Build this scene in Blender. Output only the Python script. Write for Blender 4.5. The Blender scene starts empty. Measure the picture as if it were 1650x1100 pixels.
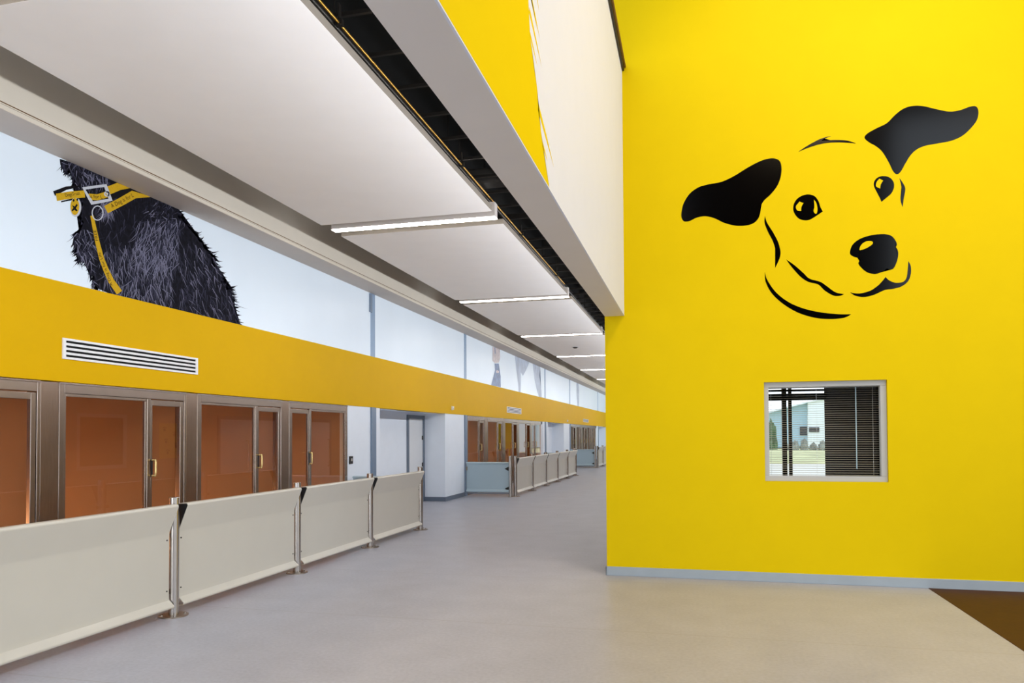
import bpy, bmesh, math, random
from mathutils import Matrix, Vector
random.seed(7)
col = bpy.context.scene.collection
scn = bpy.context.scene

# ------------------------------------------------------------------ camera (solved from the photograph)
FPX, PCX, PCY = 1172.85, 825.0, 674.01
YAW, PITCH, ROLL = 0.245390773, 0.0229375970, -0.00573181528
EYE = Vector((0, 0, 1.6))
def cam_axes():
    cy, sy = math.cos(YAW), math.sin(YAW)
    f = Vector((-sy*math.cos(PITCH), cy*math.cos(PITCH), math.sin(PITCH)))
    r = Vector((cy, sy, 0)); u = r.cross(f)
    c, s = math.cos(ROLL), math.sin(ROLL)
    return c*r+s*u, -s*r+c*u, f
AR, AU, AF = cam_axes()
def on(axis, val, px, py):
    """point of the world plane (axis = val) seen at a pixel of the photograph; used to trace flat prints onto their walls"""
    d = AR*((px-PCX)/FPX) + AU*(-(py-PCY)/FPX) + AF
    return EYE + d*((val-EYE[axis])/d[axis])
cam_d = bpy.data.cameras.new('camera'); cam = bpy.data.objects.new('camera', cam_d); col.objects.link(cam)
cam_d.sensor_width = 36; cam_d.lens = FPX*36/1650; cam_d.shift_y = (PCY-550)/1650
cam_d.clip_end = 500; cam_d.clip_start = .05
m = Matrix((AR, AU, -AF)).transposed().to_4x4(); m.translation = EYE
cam.matrix_world = m
scn.camera = cam

# ------------------------------------------------------------------ materials
def mat(name, color, rough=.5, metal=0, spec=.5, emit=None, estr=0, noise=0, nscale=8, bump=0, bscale=60, coat=0, stretch=None):
    M = bpy.data.materials.new(name); M.use_nodes = True
    nt = M.node_tree; b = nt.nodes['Principled BSDF']
    b.inputs['Base Color'].default_value = (*color, 1); b.inputs['Roughness'].default_value = rough
    b.inputs['Metallic'].default_value = metal; b.inputs['Specular IOR Level'].default_value = spec
    b.inputs['Coat Weight'].default_value = coat
    if emit: b.inputs['Emission Color'].default_value = (*emit, 1); b.inputs['Emission Strength'].default_value = estr
    tc = nt.nodes.new('ShaderNodeTexCoord'); mp = nt.nodes.new('ShaderNodeMapping')
    nt.links.new(tc.outputs['Object'], mp.inputs[0])
    if stretch: mp.inputs['Scale'].default_value = stretch
    if noise:
        n = nt.nodes.new('ShaderNodeTexNoise'); n.inputs['Scale'].default_value = nscale; n.inputs['Detail'].default_value = 6
        nt.links.new(mp.outputs[0], n.inputs['Vector'])
        r = nt.nodes.new('ShaderNodeMapRange'); r.inputs[1].default_value = .3; r.inputs[2].default_value = .7
        r.inputs[3].default_value = 1-noise; r.inputs[4].default_value = 1+noise
        nt.links.new(n.outputs[0], r.inputs[0])
        v = nt.nodes.new('ShaderNodeVectorMath'); v.operation = 'SCALE'; v.inputs[0].default_value = color
        nt.links.new(r.outputs[0], v.inputs['Scale']); nt.links.new(v.outputs[0], b.inputs['Base Color'])
    if bump:
        n = nt.nodes.new('ShaderNodeTexNoise'); n.inputs['Scale'].default_value = bscale; n.inputs['Detail'].default_value = 3
        nt.links.new(mp.outputs[0], n.inputs['Vector'])
        bp = nt.nodes.new('ShaderNodeBump'); bp.inputs['Strength'].default_value = bump; bp.inputs['Distance'].default_value = .01
        nt.links.new(n.outputs[0], bp.inputs['Height']); nt.links.new(bp.outputs[0], b.inputs['Normal'])
    return M
def glass(name, tint, boost):
    M = bpy.data.materials.new(name); M.use_nodes = True; nt = M.node_tree; nt.nodes.clear()
    o = nt.nodes.new('ShaderNodeOutputMaterial'); mx = nt.nodes.new('ShaderNodeMixShader')
    t = nt.nodes.new('ShaderNodeBsdfTransparent'); t.inputs[0].default_value = (*tint, 1)
    g = nt.nodes.new('ShaderNodeBsdfGlossy'); g.inputs['Roughness'].default_value = .01; g.inputs[0].default_value = (.95, .95, .95, 1)
    fr = nt.nodes.new('ShaderNodeFresnel'); fr.inputs[0].default_value = 1.5
    geo = nt.nodes.new('ShaderNodeNewGeometry'); inv = nt.nodes.new('ShaderNodeMath'); inv.operation = 'SUBTRACT'; inv.inputs[0].default_value = 1
    mu = nt.nodes.new('ShaderNodeMath'); mu.operation = 'MULTIPLY'; mu.inputs[1].default_value = boost; mu.use_clamp = True
    m2 = nt.nodes.new('ShaderNodeMath'); m2.operation = 'MULTIPLY'
    L = nt.links.new
    L(geo.outputs['Backfacing'], inv.inputs[1]); L(fr.outputs[0], mu.inputs[0]); L(mu.outputs[0], m2.inputs[0]); L(inv.outputs[0], m2.inputs[1])
    L(m2.outputs[0], mx.inputs[0]); L(t.outputs[0], mx.inputs[1]); L(g.outputs[0], mx.inputs[2]); L(mx.outputs[0], o.inputs[0])
    return M
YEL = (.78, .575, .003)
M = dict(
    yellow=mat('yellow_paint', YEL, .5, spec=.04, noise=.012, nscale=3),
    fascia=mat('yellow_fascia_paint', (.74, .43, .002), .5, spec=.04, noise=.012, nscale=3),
    white=mat('white_paint', (.80, .86, .94), .55, noise=.015, nscale=4),
    face=mat('white_mural_paint', (.72, .77, .92), .5, noise=.01, nscale=4),
    ceil=mat('raft_white', (.86, .83, .81), .7, noise=.012, nscale=3),
    raftshade=mat('raft_edge_shade', (.30, .26, .21), .7), duct=mat('duct_metal', (.10, .09, .08), .3, metal=.7), bluelight=mat('mullion_blue', (.24, .36, .53), .4, noise=.03), under=mat('bulkhead_shaded_underside', (.56, .50, .45), .6, noise=.02, nscale=3),  # raft sides and bulkhead underside darkened, shade put into their colour
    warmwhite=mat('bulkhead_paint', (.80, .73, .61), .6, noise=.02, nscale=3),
    soffit=mat('soffit_paint', (.72, .70, .70), .6, noise=.015, nscale=3),
    black=mat('void_black', (.004, .004, .004), .6, spec=.2),
    darkmetal=mat('dark_metal', (.035, .03, .025), .4, metal=.6),
    brass=mat('brass_conduit', (.75, .42, .08), .35, metal=.9),
    steel=mat('brushed_steel', (.52, .48, .44), .24, metal=1, noise=.08, nscale=30, stretch=(6, 6, .3)),
    casing=mat('column_steel', (.40, .31, .25), .26, metal=1, noise=.1, nscale=20, stretch=(6, 6, .3)),
    frame=mat('steel_frame', (.42, .35, .30), .26, metal=1, noise=.06, nscale=20, stretch=(6, 6, .3)),
    plate=mat('steel_plate', (.36, .30, .24), .35, metal=1),
    panel=mat('cream_panel', (.57, .53, .45), .28, spec=.45, noise=.012, nscale=4),
    gate=mat('blue_grey_panel', (.44, .56, .62), .3, noise=.012, nscale=4),
    black_plastic=mat('black_plastic', (.012, .012, .014), .4),
    blue=mat('blue_grey_steel', (.17, .235, .33), .4, noise=.03, nscale=6),
    skirt=mat('grey_skirting', (.36, .43, .50), .4, noise=.03, nscale=6),
    darkskirt=mat('dark_skirting', (.13, .165, .22), .4, noise=.03, nscale=6),
    mural=mat('pale_blue_print_glow', (.62, .70, .78), .35, emit=(.72, .84, .95), estr=.20, noise=.03, nscale=.8),  # faint emission stands in for daylight coming through the panels
    fur=mat('black_fur_print', (.006, .006, .011), .7, spec=.08, noise=.5, nscale=20),
    fur1=mat('fur_dark', (.011, .011, .020), .7, spec=.08), fur2=mat('fur_mid', (.036, .036, .062), .7, spec=.08), fur3=mat('fur_light', (.17, .17, .25), .7, spec=.08),
    collar=mat('collar_yellow', (.60, .37, .015), .7, spec=.08, noise=.15, nscale=200),
    chrome=mat('printed_silver', (.55, .58, .64), .4),
    ink=mat('ink_black', (.0009, .0006, .0006), .12, spec=.42),
    inklet=mat('lettering_black', (.006, .006, .008), .7, spec=.08),
    light=mat('diffuser', (.9, .9, .9), .4, emit=(1.0, .93, .86), estr=26),
    housing=mat('light_housing', (.72, .66, .62), .4),
    vent=mat('white_grille', (.85, .85, .86), .4),
    brasshandle=mat('brass_handle', (.95, .72, .30), .25, metal=.7),
    mat_=mat('brown_matting', (.06, .021, .005), .6, spec=.2, noise=.12, nscale=9, bump=.1, bscale=30),
    winframe=mat('window_grey', (.50, .52, .54), .35),
    blind=mat('blind_slat', (.72, .66, .55), .4),
    wand=mat('blind_wand', (.55, .75, .85), .2),
    room=mat('dark_room', (.008, .007, .007), .8, spec=.1),
    mull=mat('dark_mullion', (.012, .012, .012), .4),
    pod=mat('kennel_wall', (.46, .265, .145), .6, noise=.03, nscale=3),
    podfloor=mat('kennel_floor', (.30, .20, .13), .5),
    beige=mat('corridor_wall', (.40, .30, .22), .6, noise=.02, nscale=3),
    oak=mat('rail_brown', (.20, .10, .03), .35, metal=.2),
    door=mat('door_white', (.72, .74, .76), .4, noise=.01),
    glassb=glass('kennel_glass', (.82, .66, .52), 1.25), glassc=glass('clear_glass', (.93, .95, .96), 1.0),
    concrete=mat('pale_concrete', (.80, .73, .62), .8, noise=.05, nscale=.5),
    grass=mat('dry_grass', (.62, .58, .30), .9, noise=.3, nscale=.6),
    hedge=mat('hedge_green', (.10, .16, .08), .9, noise=.5, nscale=1.5),
    scrub=mat('grey_scrub', (.30, .31, .27), .9, noise=.5, nscale=1.5),
    barnblue=mat('barn_blue', (.42, .58, .68), .6, noise=.05, nscale=2, stretch=(3, 3, .1)),
    barnwhite=mat('barn_white', (.85, .90, .92), .6, noise=.05, nscale=2, stretch=(3, 3, .1)),
    glassdark=mat('dark_window', (.03, .035, .04), .2),
    poster=mat('poster_yellow', (.75, .55, .08), .5), pilot=mat('pale_button', (.6, .55, .5), .4),
    grey1=mat('print_grey_blue', (.42, .49, .60), .45, emit=(.5, .6, .8), estr=.08, noise=.15, nscale=4),  # faint emission put in so the print glows with its sheet
    grey2=mat('print_blue', (.16, .24, .42), .45, noise=.3, nscale=8), grey3=mat('print_flesh', (.62, .56, .57), .45, noise=.2, nscale=8),
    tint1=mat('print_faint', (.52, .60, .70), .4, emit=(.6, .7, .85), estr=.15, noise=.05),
)
# floor vinyl: mottled, with faint welded seams across the corridor
def floor_mat():
    F = mat('vinyl_floor', (.40, .40, .445), .36, spec=.42, noise=.06, nscale=2.5, bump=.05, bscale=40)
    nt = F.node_tree; b = nt.nodes['Principled BSDF']; L = nt.links.new
    src = b.inputs['Base Color'].links[0].from_socket
    tc = nt.nodes.new('ShaderNodeTexCoord'); sx = nt.nodes.new('ShaderNodeSeparateXYZ'); L(tc.outputs['Object'], sx.inputs[0])
    dv = nt.nodes.new('ShaderNodeMath'); dv.operation = 'DIVIDE'; dv.inputs[1].default_value = 2.0; L(sx.outputs['Y'], dv.inputs[0])
    fr = nt.nodes.new('ShaderNodeMath'); fr.operation = 'FRACT'; L(dv.outputs[0], fr.inputs[0])
    lt = nt.nodes.new('ShaderNodeMath'); lt.operation = 'LESS_THAN'; lt.inputs[1].default_value = .007; L(fr.outputs[0], lt.inputs[0])
    n2 = nt.nodes.new('ShaderNodeTexNoise'); n2.inputs['Scale'].default_value = 35; n2.inputs['Detail'].default_value = 8
    L(tc.outputs['Object'], n2.inputs['Vector'])
    r2 = nt.nodes.new('ShaderNodeMapRange'); r2.inputs[1].default_value = .35; r2.inputs[2].default_value = .65; r2.inputs[3].default_value = .93; r2.inputs[4].default_value = 1.05
    L(n2.outputs[0], r2.inputs[0])
    sc = nt.nodes.new('ShaderNodeVectorMath'); sc.operation = 'SCALE'; L(src, sc.inputs[0]); L(r2.outputs[0], sc.inputs['Scale'])
    mx = nt.nodes.new('ShaderNodeMix'); mx.data_type = 'RGBA'; mx.inputs['B'].default_value = (.30, .28, .28, 1)
    mm = nt.nodes.new('ShaderNodeMath'); mm.operation = 'MULTIPLY'; mm.inputs[1].default_value = .5; L(lt.outputs[0], mm.inputs[0])
    L(mm.outputs[0], mx.inputs['Factor']); L(sc.outputs[0], mx.inputs['A']); L(mx.outputs['Result'], b.inputs['Base Color'])
    return F
M['floor'] = floor_mat()

# ------------------------------------------------------------------ mesh helpers
class MB:
    def __init__(s): s.v = []; s.f = []; s.mi = []
    def add(s, vs, fs, mi=0):
        o = len(s.v); s.v += [tuple(v) for v in vs]; s.f += [tuple(i+o for i in f) for f in fs]; s.mi += [mi]*len(fs); return s
    def box(s, x0, x1, y0, y1, z0, z1, mi=0):
        x0, x1 = sorted((x0, x1)); y0, y1 = sorted((y0, y1)); z0, z1 = sorted((z0, z1))
        return s.add([(x0,y0,z0),(x1,y0,z0),(x1,y1,z0),(x0,y1,z0),(x0,y0,z1),(x1,y0,z1),(x1,y1,z1),(x0,y1,z1)],
            [(0,3,2,1),(4,5,6,7),(0,1,5,4),(1,2,6,5),(2,3,7,6),(3,0,4,7)], mi)
    def cyl(s, p, q, r, n=20, r2=None, mi=0, caps=True):
        p, q = Vector(p), Vector(q); r2 = r if r2 is None else r2
        d = (q-p).normalized(); a = d.orthogonal().normalized(); b = d.cross(a)
        vs = [p+(a*math.cos(2*math.pi*i/n)+b*math.sin(2*math.pi*i/n))*r for i in range(n)]
        vs += [q+(a*math.cos(2*math.pi*i/n)+b*math.sin(2*math.pi*i/n))*r2 for i in range(n)]
        fs = [(i,(i+1)%n,n+(i+1)%n,n+i) for i in range(n)]
        if caps: fs += [tuple(range(n-1,-1,-1)), tuple(range(n,2*n))]
        return s.add(vs, fs, mi)
    def tube(s, pts, r, n=10, mi=0):
        for a, b in zip(pts, pts[1:]): s.cyl(a, b, r, n, mi=mi)
        return s
    def ext(s, prof, y0, y1, mi=0):      # closed (x,z) outline extruded along y
        n = len(prof)
        vs = [(x,y0,z) for x,z in prof]+[(x,y1,z) for x,z in prof]
        fs = [(i,(i+1)%n,n+(i+1)%n,n+i) for i in range(n)]+[tuple(range(n-1,-1,-1)), tuple(range(n,2*n))]
        return s.add(vs, fs, mi)
    def extx(s, prof, x0, x1, mi=0):     # closed (y,z) outline extruded along x
        n = len(prof)
        vs = [(x0,y,z) for y,z in prof]+[(x1,y,z) for y,z in prof]
        fs = [(i,(i+1)%n,n+(i+1)%n,n+i) for i in range(n)]+[tuple(range(n-1,-1,-1)), tuple(range(n,2*n))]
        return s.add(vs, fs, mi)
    def build(s, name, ms, parent=None, bevel=0, smooth=False):
        me = bpy.data.meshes.new(name); me.from_pydata(s.v, [], s.f)
        ms = ms if isinstance(ms, (list, tuple)) else [ms]
        for m_ in ms: me.materials.append(m_)
        for p, i in zip(me.polygons, s.mi): p.material_index = i
        bm = bmesh.new(); bm.from_mesh(me); bmesh.ops.recalc_face_normals(bm, faces=bm.faces); bm.to_mesh(me); bm.free()
        if smooth: me.shade_smooth(); me.set_sharp_from_angle(angle=math.radians(35))
        o = bpy.data.objects.new(name, me); col.objects.link(o)
        if parent:
            o.parent = parent
            if parent.type == 'EMPTY' or parent.location.length: o.matrix_parent_inverse = Matrix.Translation(-Vector(root_loc(parent)))
        if bevel:
            b = o.modifiers.new('edge', 'BEVEL'); b.width = bevel; b.segments = 2; b.limit_method = 'ANGLE'
        return o
def root_loc(o):
    return o.location if o.parent is None else (0,0,0) if o.type != 'EMPTY' else o.location
def tag(o, label, cat, group=None, kind=None):
    if label: o['label'] = label
    if cat: o['category'] = cat
    if group: o['group'] = group
    if kind: o['kind'] = kind
    return o
def thing(name, label, cat, loc=(0,0,0), group=None, kind=None):
    o = bpy.data.objects.new(name, None); col.objects.link(o); o.location = loc; o.empty_display_size = .1
    return tag(o, label, cat, group, kind)
def struct(name, mb, m_, label=None, parent=None, bevel=0):
    o = mb.build(name, m_, parent, bevel)
    if parent is None: o['kind'] = 'structure'
    if label: o['label'] = label; o['category'] = name.split('_')[0]
    return o
def box(*a): return MB().box(*a)
def flat(axis, val, polys):     # flat outline(s) [(a,b)...] lying on a wall plane, made as one mesh; axis 0: (y,z), axis 1: (x,z)
    b = MB()
    for P in polys:
        vs = [(val, a, c) if axis == 0 else (a, val, c) for a, c in P]
        bm = bmesh.new(); vv = [bm.verts.new(v) for v in vs]; f = bm.faces.new(vv)
        bmesh.ops.triangulate(bm, faces=[f]); bm.verts.index_update()
        b.add([v.co for v in bm.verts], [[v.index for v in f.verts] for f in bm.faces]); bm.free()
    return b
def build_flat(b, name, m_, parent, facing):   # all normals towards 'facing'
    o = b.build(name, m_, parent); me = o.data
    bm = bmesh.new(); bm.from_mesh(me)
    for f in bm.faces:
        if f.normal.dot(Vector(facing)) < 0: f.normal_flip()
    bm.to_mesh(me); bm.free(); return o
def smooth_closed(pts, sharp=(), n=7):
    """Catmull-Rom outline through pts; indices in 'sharp' stay corners"""
    out = []; N = len(pts)
    for i in range(N):
        p1, p2 = pts[i], pts[(i+1)%N]; p0, p3 = pts[i-1], pts[(i+2)%N]
        if i in sharp: p0 = p1
        if (i+1)%N in sharp: p3 = p2
        for k in range(n):
            t = k/n; t2 = t*t; t3 = t2*t
            out.append(tuple(.5*(2*b+(c-a)*t+(2*a-5*b+4*c-d)*t2+(3*b-a-3*c+d)*t3) for a,b,c,d in zip(p0,p1,p2,p3)))
    return out

# ------------------------------------------------------------------ main dimensions (metres; corridor runs along +Y)
XL = -5.90          # left wall face
ZY0, ZY1 = 2.14, 3.10   # yellow fascia
ZB = 4.30           # underside of the left bulkhead
XB = -5.48          # face of the left bulkhead
ZR = 4.40           # underside of the ceiling rafts
XR0, XR1 = -4.777, -2.425
YW = 8.352          # yellow dog wall
XC, XF, ZS = -.985, -.762, 2.957   # corridor right wall / beam, hall face of beam, beam soffit
Y0, YE = 1.5, 62.0

# ------------------------------------------------------------------ setting
struct('floor', MB().box(-9, 10, -7, 12.75, -.1, 0).box(-9, XC+.15, 12.75, 63, -.1, 0), M['floor'])
struct('wall_right', MB().add(
    # yellow wall with an opening for the window, as a ring of boxes
    [], []).box(XC, .741, YW, YW+.16, 0, 11).box(1.966, 9, YW, YW+.16, 0, 11).box(.741, 1.966, YW, YW+.16, 0, 1.085).box(.741, 1.966, YW, YW+.16, 2.161, 11), M['yellow'])
struct('baseboard_right', MB().box(XC-.012, 9, YW-.012, YW, 0, .101).box(XC-.012, XC, YW-.012, YW+6, 0, .101), M['skirt'], bevel=.003)
struct('wall_corridor', MB().box(XC, XC+.15, YW+.16, 10.9, 0, 5.7).box(XC, XC+.15, 10.9, 12.1, 0, 1.0).box(XC, XC+.15, 10.9, 12.1, 2.05, 5.7).box(XC, XC+.15, 12.1, 39.6, 0, 5.7), M['beige'])
struct('wall_corridor_end', box(XC, XC+.15, 39.6, 44.9, 0, 5.7), M['yellow'])
struct('wall_corridor_far', box(4, 4.15, 45.5, 70, 0, 5.7), M['white'])
struct('wall_end', box(-6.0, XC+.15, 62, 62.15, 0, 5.7), M['beige'])
# downstand beam and the balcony face above it
struct('ceiling_beam', box(XC, XF-.01, -6, YW, ZS, ZS+.06), M['soffit'])
wf = struct('wall_balcony', MB().box(XC, XF, -6, YW, ZS+.06, 5.81).box(XF-.01, XF, -6, YW, ZS, ZS+.06), M['face'])
zx, zy = 840, 0
def W(u, v): p = on(0, XF, 840+u/3.547, v/3.547); return p.y, p.z
edge = [W(*q) for q in [(40,0),(43,75),(50,205),(70,370),(90,500),(97,630),(112,750),(124,850),(160,1072)]]
e0 = edge[0]; sl = (edge[-1][1]-edge[0][1])/(edge[-1][0]-edge[0][0])
top = (e0[0]+(5.8-e0[1])/sl, 5.8)
polys = [[(-5.9, ZS), (-5.9, 5.8), top]+edge]
def sliver(a, b, w):
    a, b = W(*a), W(*b); d = Vector((b[0]-a[0], b[1]-a[1])); n = Vector((-d.y, d.x)).normalized()*w*1.7
    if n.x < 0: n = -n
    mid = (a[0]+d.x*.5, a[1]+d.y*.5)
    return [a, (mid[0], mid[1]), b, (mid[0]+n.x*.7, mid[1]+n.y*.7), (a[0]+n.x, a[1]+n.y)]
polys += [sliver(*q) for q in [((43,70),(116,385),.022),((46,-40),(106,225),.02),((80,-60),(101,68),.014),((48,205),(92,382),.016),((95,630),(186,958),.026),((121,838),(149,922),.016),((55,0),(90,170),.012)]]
build_flat(flat(0, XF+.0004, polys), 'painted_swash', M['yellow'], wf, (1,0,0))['label'] = 'yellow painted area with dry-brush streaks'
rail = thing('handrail', 'brown capping rail along the top of the white balcony face', 'handrail', (XF, 2, 5.8))
MB().box(XF-.2, XF+.045, -6, YW-.005, 5.812, 5.845).build('rail_cap', M['oak'], rail, bevel=.004)
MB().box(XF+.004, XF+.026, -6, YW-.005, 5.78, 5.812).build('rail_strip', M['darkmetal'], rail)
struct('dark_reflection_wall', box(XF, 5.8, -7.0, -6.85, 0, 11), M['room'])  # unseen, added dark so the emblem reflects dark on its left
# ceilings
struct('ceiling', box(-6.2, XC, -6, YE, 5.75, 5.9), M['black'])
struct('ceiling_hall', box(XF, 10, -7, YW+.16, 11.0, 11.15), M['room'])  # unseen; raised and darkened for what the emblem reflects
# left bulkhead beam
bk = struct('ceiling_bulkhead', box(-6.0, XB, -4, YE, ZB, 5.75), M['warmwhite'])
struct('bulkhead_shaded_underside', box(XL+.002, XB-.001, -4, YE, ZB-.003, ZB), M['under'], parent=bk)  # same paint as the bulkhead face, with its shade in the colour
struct('bulkhead_groove', MB().box(XB, XB+.003, -4, YE, ZB+.052, ZB+.060).box(XB, XB+.0015, -4, YE, ZB+.038, ZB+.041), M['oak'], parent=bk)
struct('bulkhead_edge_bead', box(XB, XB+.006, -4, YE, ZB+.002, ZB+.036), M['warmwhite'], parent=bk)
# left wall: yellow fascia, white wall pieces, recesses
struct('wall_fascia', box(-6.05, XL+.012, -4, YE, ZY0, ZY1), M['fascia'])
P = 16.62
wl = MB()
for k in range(3):
    o = P*k
    wl.box(-6.05, XL, 11.68+o, 13.03+o, 0, ZY0); wl.box(-6.05, XL, 16.83+o, 18.62+o, 0, ZY0)
    wl.box(-6.6, -6.45, 12.9+o, 16.98+o, 0, 2.3)             # back of the recess
    wl.box(-6.45, -6.05, 12.9+o, 13.03+o, 0, ZY0); wl.box(-6.45, -6.05, 16.83+o, 16.98+o, 0, ZY0)
    wl.box(-6.45, -6.05, 13.03+o, 16.83+o, ZY0+.005, 2.3)        # recess soffit
struct('wall_left', wl, M['white'])
struct('wall_far_left', box(-6.05, XL, 18.62+2*P+.01, YE, 0, ZY0), M['white'])
bl = MB()
for k in range(2):
    o = P*k
    bl.box(XL, XL+.012, 16.83+o, 18.35+o, 0, .105); bl.box(-6.44, XL+.012, 16.818+o, 16.83+o, 0, .105)
    bl.box(XL, XL+.012, 11.7+o, 12.61+o, 0, .105)
struct('baseboard_left', bl, M['darkskirt'])
n = 1
for (a, b) in ((12.61,12.81),(18.35,18.55),(29.03,29.23),(35.10,35.30),(45.80,45.98)):
    t = struct('trim_%d' % n, MB().box(XL, XL+.03, a, b, 0, ZY0).box(XL, XL+.008, a, b, ZY1+.001, ZB-.004, 1), [M['blue'], M['bluelight']], bevel=.004); n += 1
    if a == 12.61:
        struct('hinge_block', box(XL+.002, XL+.028, a-.05, a+.04, 3.93, 4.28), M['blue'], parent=t, bevel=.004)

# ------------------------------------------------------------------ printed mural panels above the fascia
spans = [(-4,12.61),(12.81,18.35),(18.55,29.03),(29.23,35.10),(35.30,45.80),(45.98,YE)]
mlabels = ['pale blue print panel with a black collared dog, above the yellow band',
  'blank pale blue print panel beside the black dog panel, above the yellow band',
  'pale blue print panel showing dangling grey legs and a small blue figure',
  'blank narrow pale blue print panel past the one with dangling grey legs',
  'long pale blue print panel with a faint grey streak, far down the corridor',
  'whitest blank print panel at the far end of the yellow band']
mp = []
for (a, b), lb in zip(spans, mlabels):
    t = thing('printed_mural', lb, 'wall panel', (XL, max(a, 5), ZY1), 'printed panels above the yellow band'); mp.append(t)
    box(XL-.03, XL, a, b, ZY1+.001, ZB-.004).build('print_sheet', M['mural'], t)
def D(u, v): p = on(0, XL, u/3.6667, 200+v/3.6667); return p.y, p.z      # tracing frame of the black dog print
def ZC(pts): return [(y, min(max(z, ZY1+.001), ZB-.001)) for y, z in pts]
dog = [(352,205),(356,240),(385,275),(402,272),(420,290),(440,318),(430,330),(446,352),(450,372),(470,420),(482,470),(474,540),(480,585),(465,622),(442,640),(430,690),(446,720),(440,738),(462,765),(457,806),(488,795),(512,812),(533,850),(526,888),(552,900),(545,940),(572,968),(640,1000),(800,1060),(1000,1140),(1200,1200),(1420,1250),(1400,1160),(1383,1100),(1378,1040),(1363,1000),(1366,960),(1345,972),(1325,930),(1305,925),(1306,870),(1280,880),(1272,800),(1250,760),(1244,790),(1222,730),(1205,720),(1195,690),(1172,680),(1150,640),(1125,620),(1105,590),(1080,560),(1055,552),(1058,500),(1000,440),(900,300),(820,240),(640,120),(420,120)]
dp = mp[0]
dogp = build_flat(flat(0, XL+.001, [[D(*q) for q in dog]]), 'dog_print', M['fur'], dp, (1,0,0)); dogp['label'] = 'printed photo of a shaggy black dog, head cut off by the beam'
# keep the printed dog inside its panel
for v in dogp.data.vertices: v.co.z = min(max(v.co.z, ZY1+.001), ZB-.001)
def inside(x, y, P_):
    c = False; j = len(P_)-1
    for i in range(len(P_)):
        if (P_[i][1] > y) != (P_[j][1] > y) and x < (P_[j][0]-P_[i][0])*(y-P_[i][1])/(P_[j][1]-P_[i][1])+P_[i][0]: c = not c
        j = i
    return c
fb = MB()
def strand(x, y, ang, ln, w, curl, mi, dx):
    pts = []; a = ang; cx, cy = x, y
    for k in range(5):
        pts.append((cx, cy, a)); cx += math.cos(a)*ln/4; cy += math.sin(a)*ln/4; a += curl/4
    Ls, Rs = [], []
    for k, (px, py, aa) in enumerate(pts):
        ww = w*(1-(k/4)**1.3)*(.5+.5*min(1, k+.6)); nx, ny = -math.sin(aa)*ww, math.cos(aa)*ww
        Ls.append(D(px+nx, py+ny)); Rs.append(D(px-nx, py-ny))
    vs = [(XL+dx, y_, z_) for y_, z_ in Ls]+[(XL+dx, y_, z_) for y_, z_ in Rs]
    vs = [(a_, b_, min(max(c_, ZY1+.001), ZB-.001)) for a_, b_, c_ in vs]
    if max(q[2] for q in vs)-min(q[2] for q in vs) < .004: return
    fb.add(vs, [(k, k+1, 6+k, 5+k) for k in range(4)], mi)
def fur(n, rect, ang, spread, ln, w, mix, clip=True):
    for _ in range(n):
        x, y = random.uniform(rect[0], rect[2]), random.uniform(rect[1], rect[3])
        if clip and not inside(x, y, dog): continue
        a = math.radians(ang + random.gauss(0, spread)); mi = random.choices((0,1,2), mix)[0]
        strand(x, y, a, ln*random.uniform(.6,1.3), w*random.uniform(.6,1.3), random.uniform(-.7,.7), mi, .0014+.0004*mi+random.random()*.0002)
fur(800, (440,330,1420,1240), 85, 22, 70, 3, (7,2,0))
fur(1150, (620,700,1010,1230), 82, 18, 85, 2.0, (4,5,4))
fur(520, (800,560,1060,850), 105, 20, 90, 2.0, (4,5,4))
fur(650, (1060,700,1400,1240), 70, 16, 75, 1.9, (5,5,3))
fur(320, (860,440,1090,640), 120, 40, 34, 2.4, (6,3,1))
fur(260, (430,620,560,960), 80, 30, 70, 2.4, (5,4,3))
fur(200, (350,205,640,360), 75, 25, 70, 2.4, (4,4,4))
fur(80, (600,450,660,540), 100, 25, 65, 2.2, (1,2,6))
# shaggy outline tufts
for i in range(1, 26):
    a, b = dog[i], dog[i+1]
    for k in range(7):
        t = random.random(); strand(a[0]+(b[0]-a[0])*t+6, a[1]+(b[1]-a[1])*t, math.radians(random.gauss(108, 22)), random.uniform(25,48), 6, .4, random.choice((0,0,1)), .0012)
for i in range(31, 55):
    a, b = dog[i], dog[i+1]
    for k in range(9):
        t = random.random(); strand(a[0]+(b[0]-a[0])*t-3, a[1]+(b[1]-a[1])*t, math.radians(random.gauss(38, 28)), random.uniform(26,50), 5, -.4, random.choice((0,0,1)), .0012)
fo = build_flat(fb, 'fur_print', [M['fur1'], M['fur2'], M['fur3']], dogp, (1,0,0))
def ribbon(pts, w0, w1):
    L_, R_ = [], []
    for i, (x, y) in enumerate(pts):
        a = pts[max(i-1,0)]; b = pts[min(i+1,len(pts)-1)]; d = Vector((b[0]-a[0], b[1]-a[1])).normalized()
        w = w0+(w1-w0)*i/(len(pts)-1); L_.append(D(x-d.y*w/2, y+d.x*w/2)); R_.append(D(x+d.y*w/2, y-d.x*w/2))
    return ZC(L_), ZC(R_)
def rib(pts, w0, w1, dx):
    b = MB(); L_, R_ = ribbon(pts, w0, w1); n_ = len(pts)
    return b.add([(XL+dx,)+q for q in L_+R_], [(i,i+1,n_+i+1,n_+i) for i in range(n_-1)])
for q_ in (([(318,410),(390,378),(470,366)], 30, 10), ([(360,458),(420,445),(500,432)], 8, 12), ([(650,430),(720,395),(790,355)], 40, 50)):
    build_flat(rib(*q_, .0024), 'collar_backing', M['inklet'], dogp, (1,0,0))
yb = rib([(332,432),(420,418),(500,412)], 44, 42, .0026)
yb.add(*(lambda q: (q.v, q.f))(rib([(520,428),(575,432),(640,412)], 36, 36, .0026)))
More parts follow.
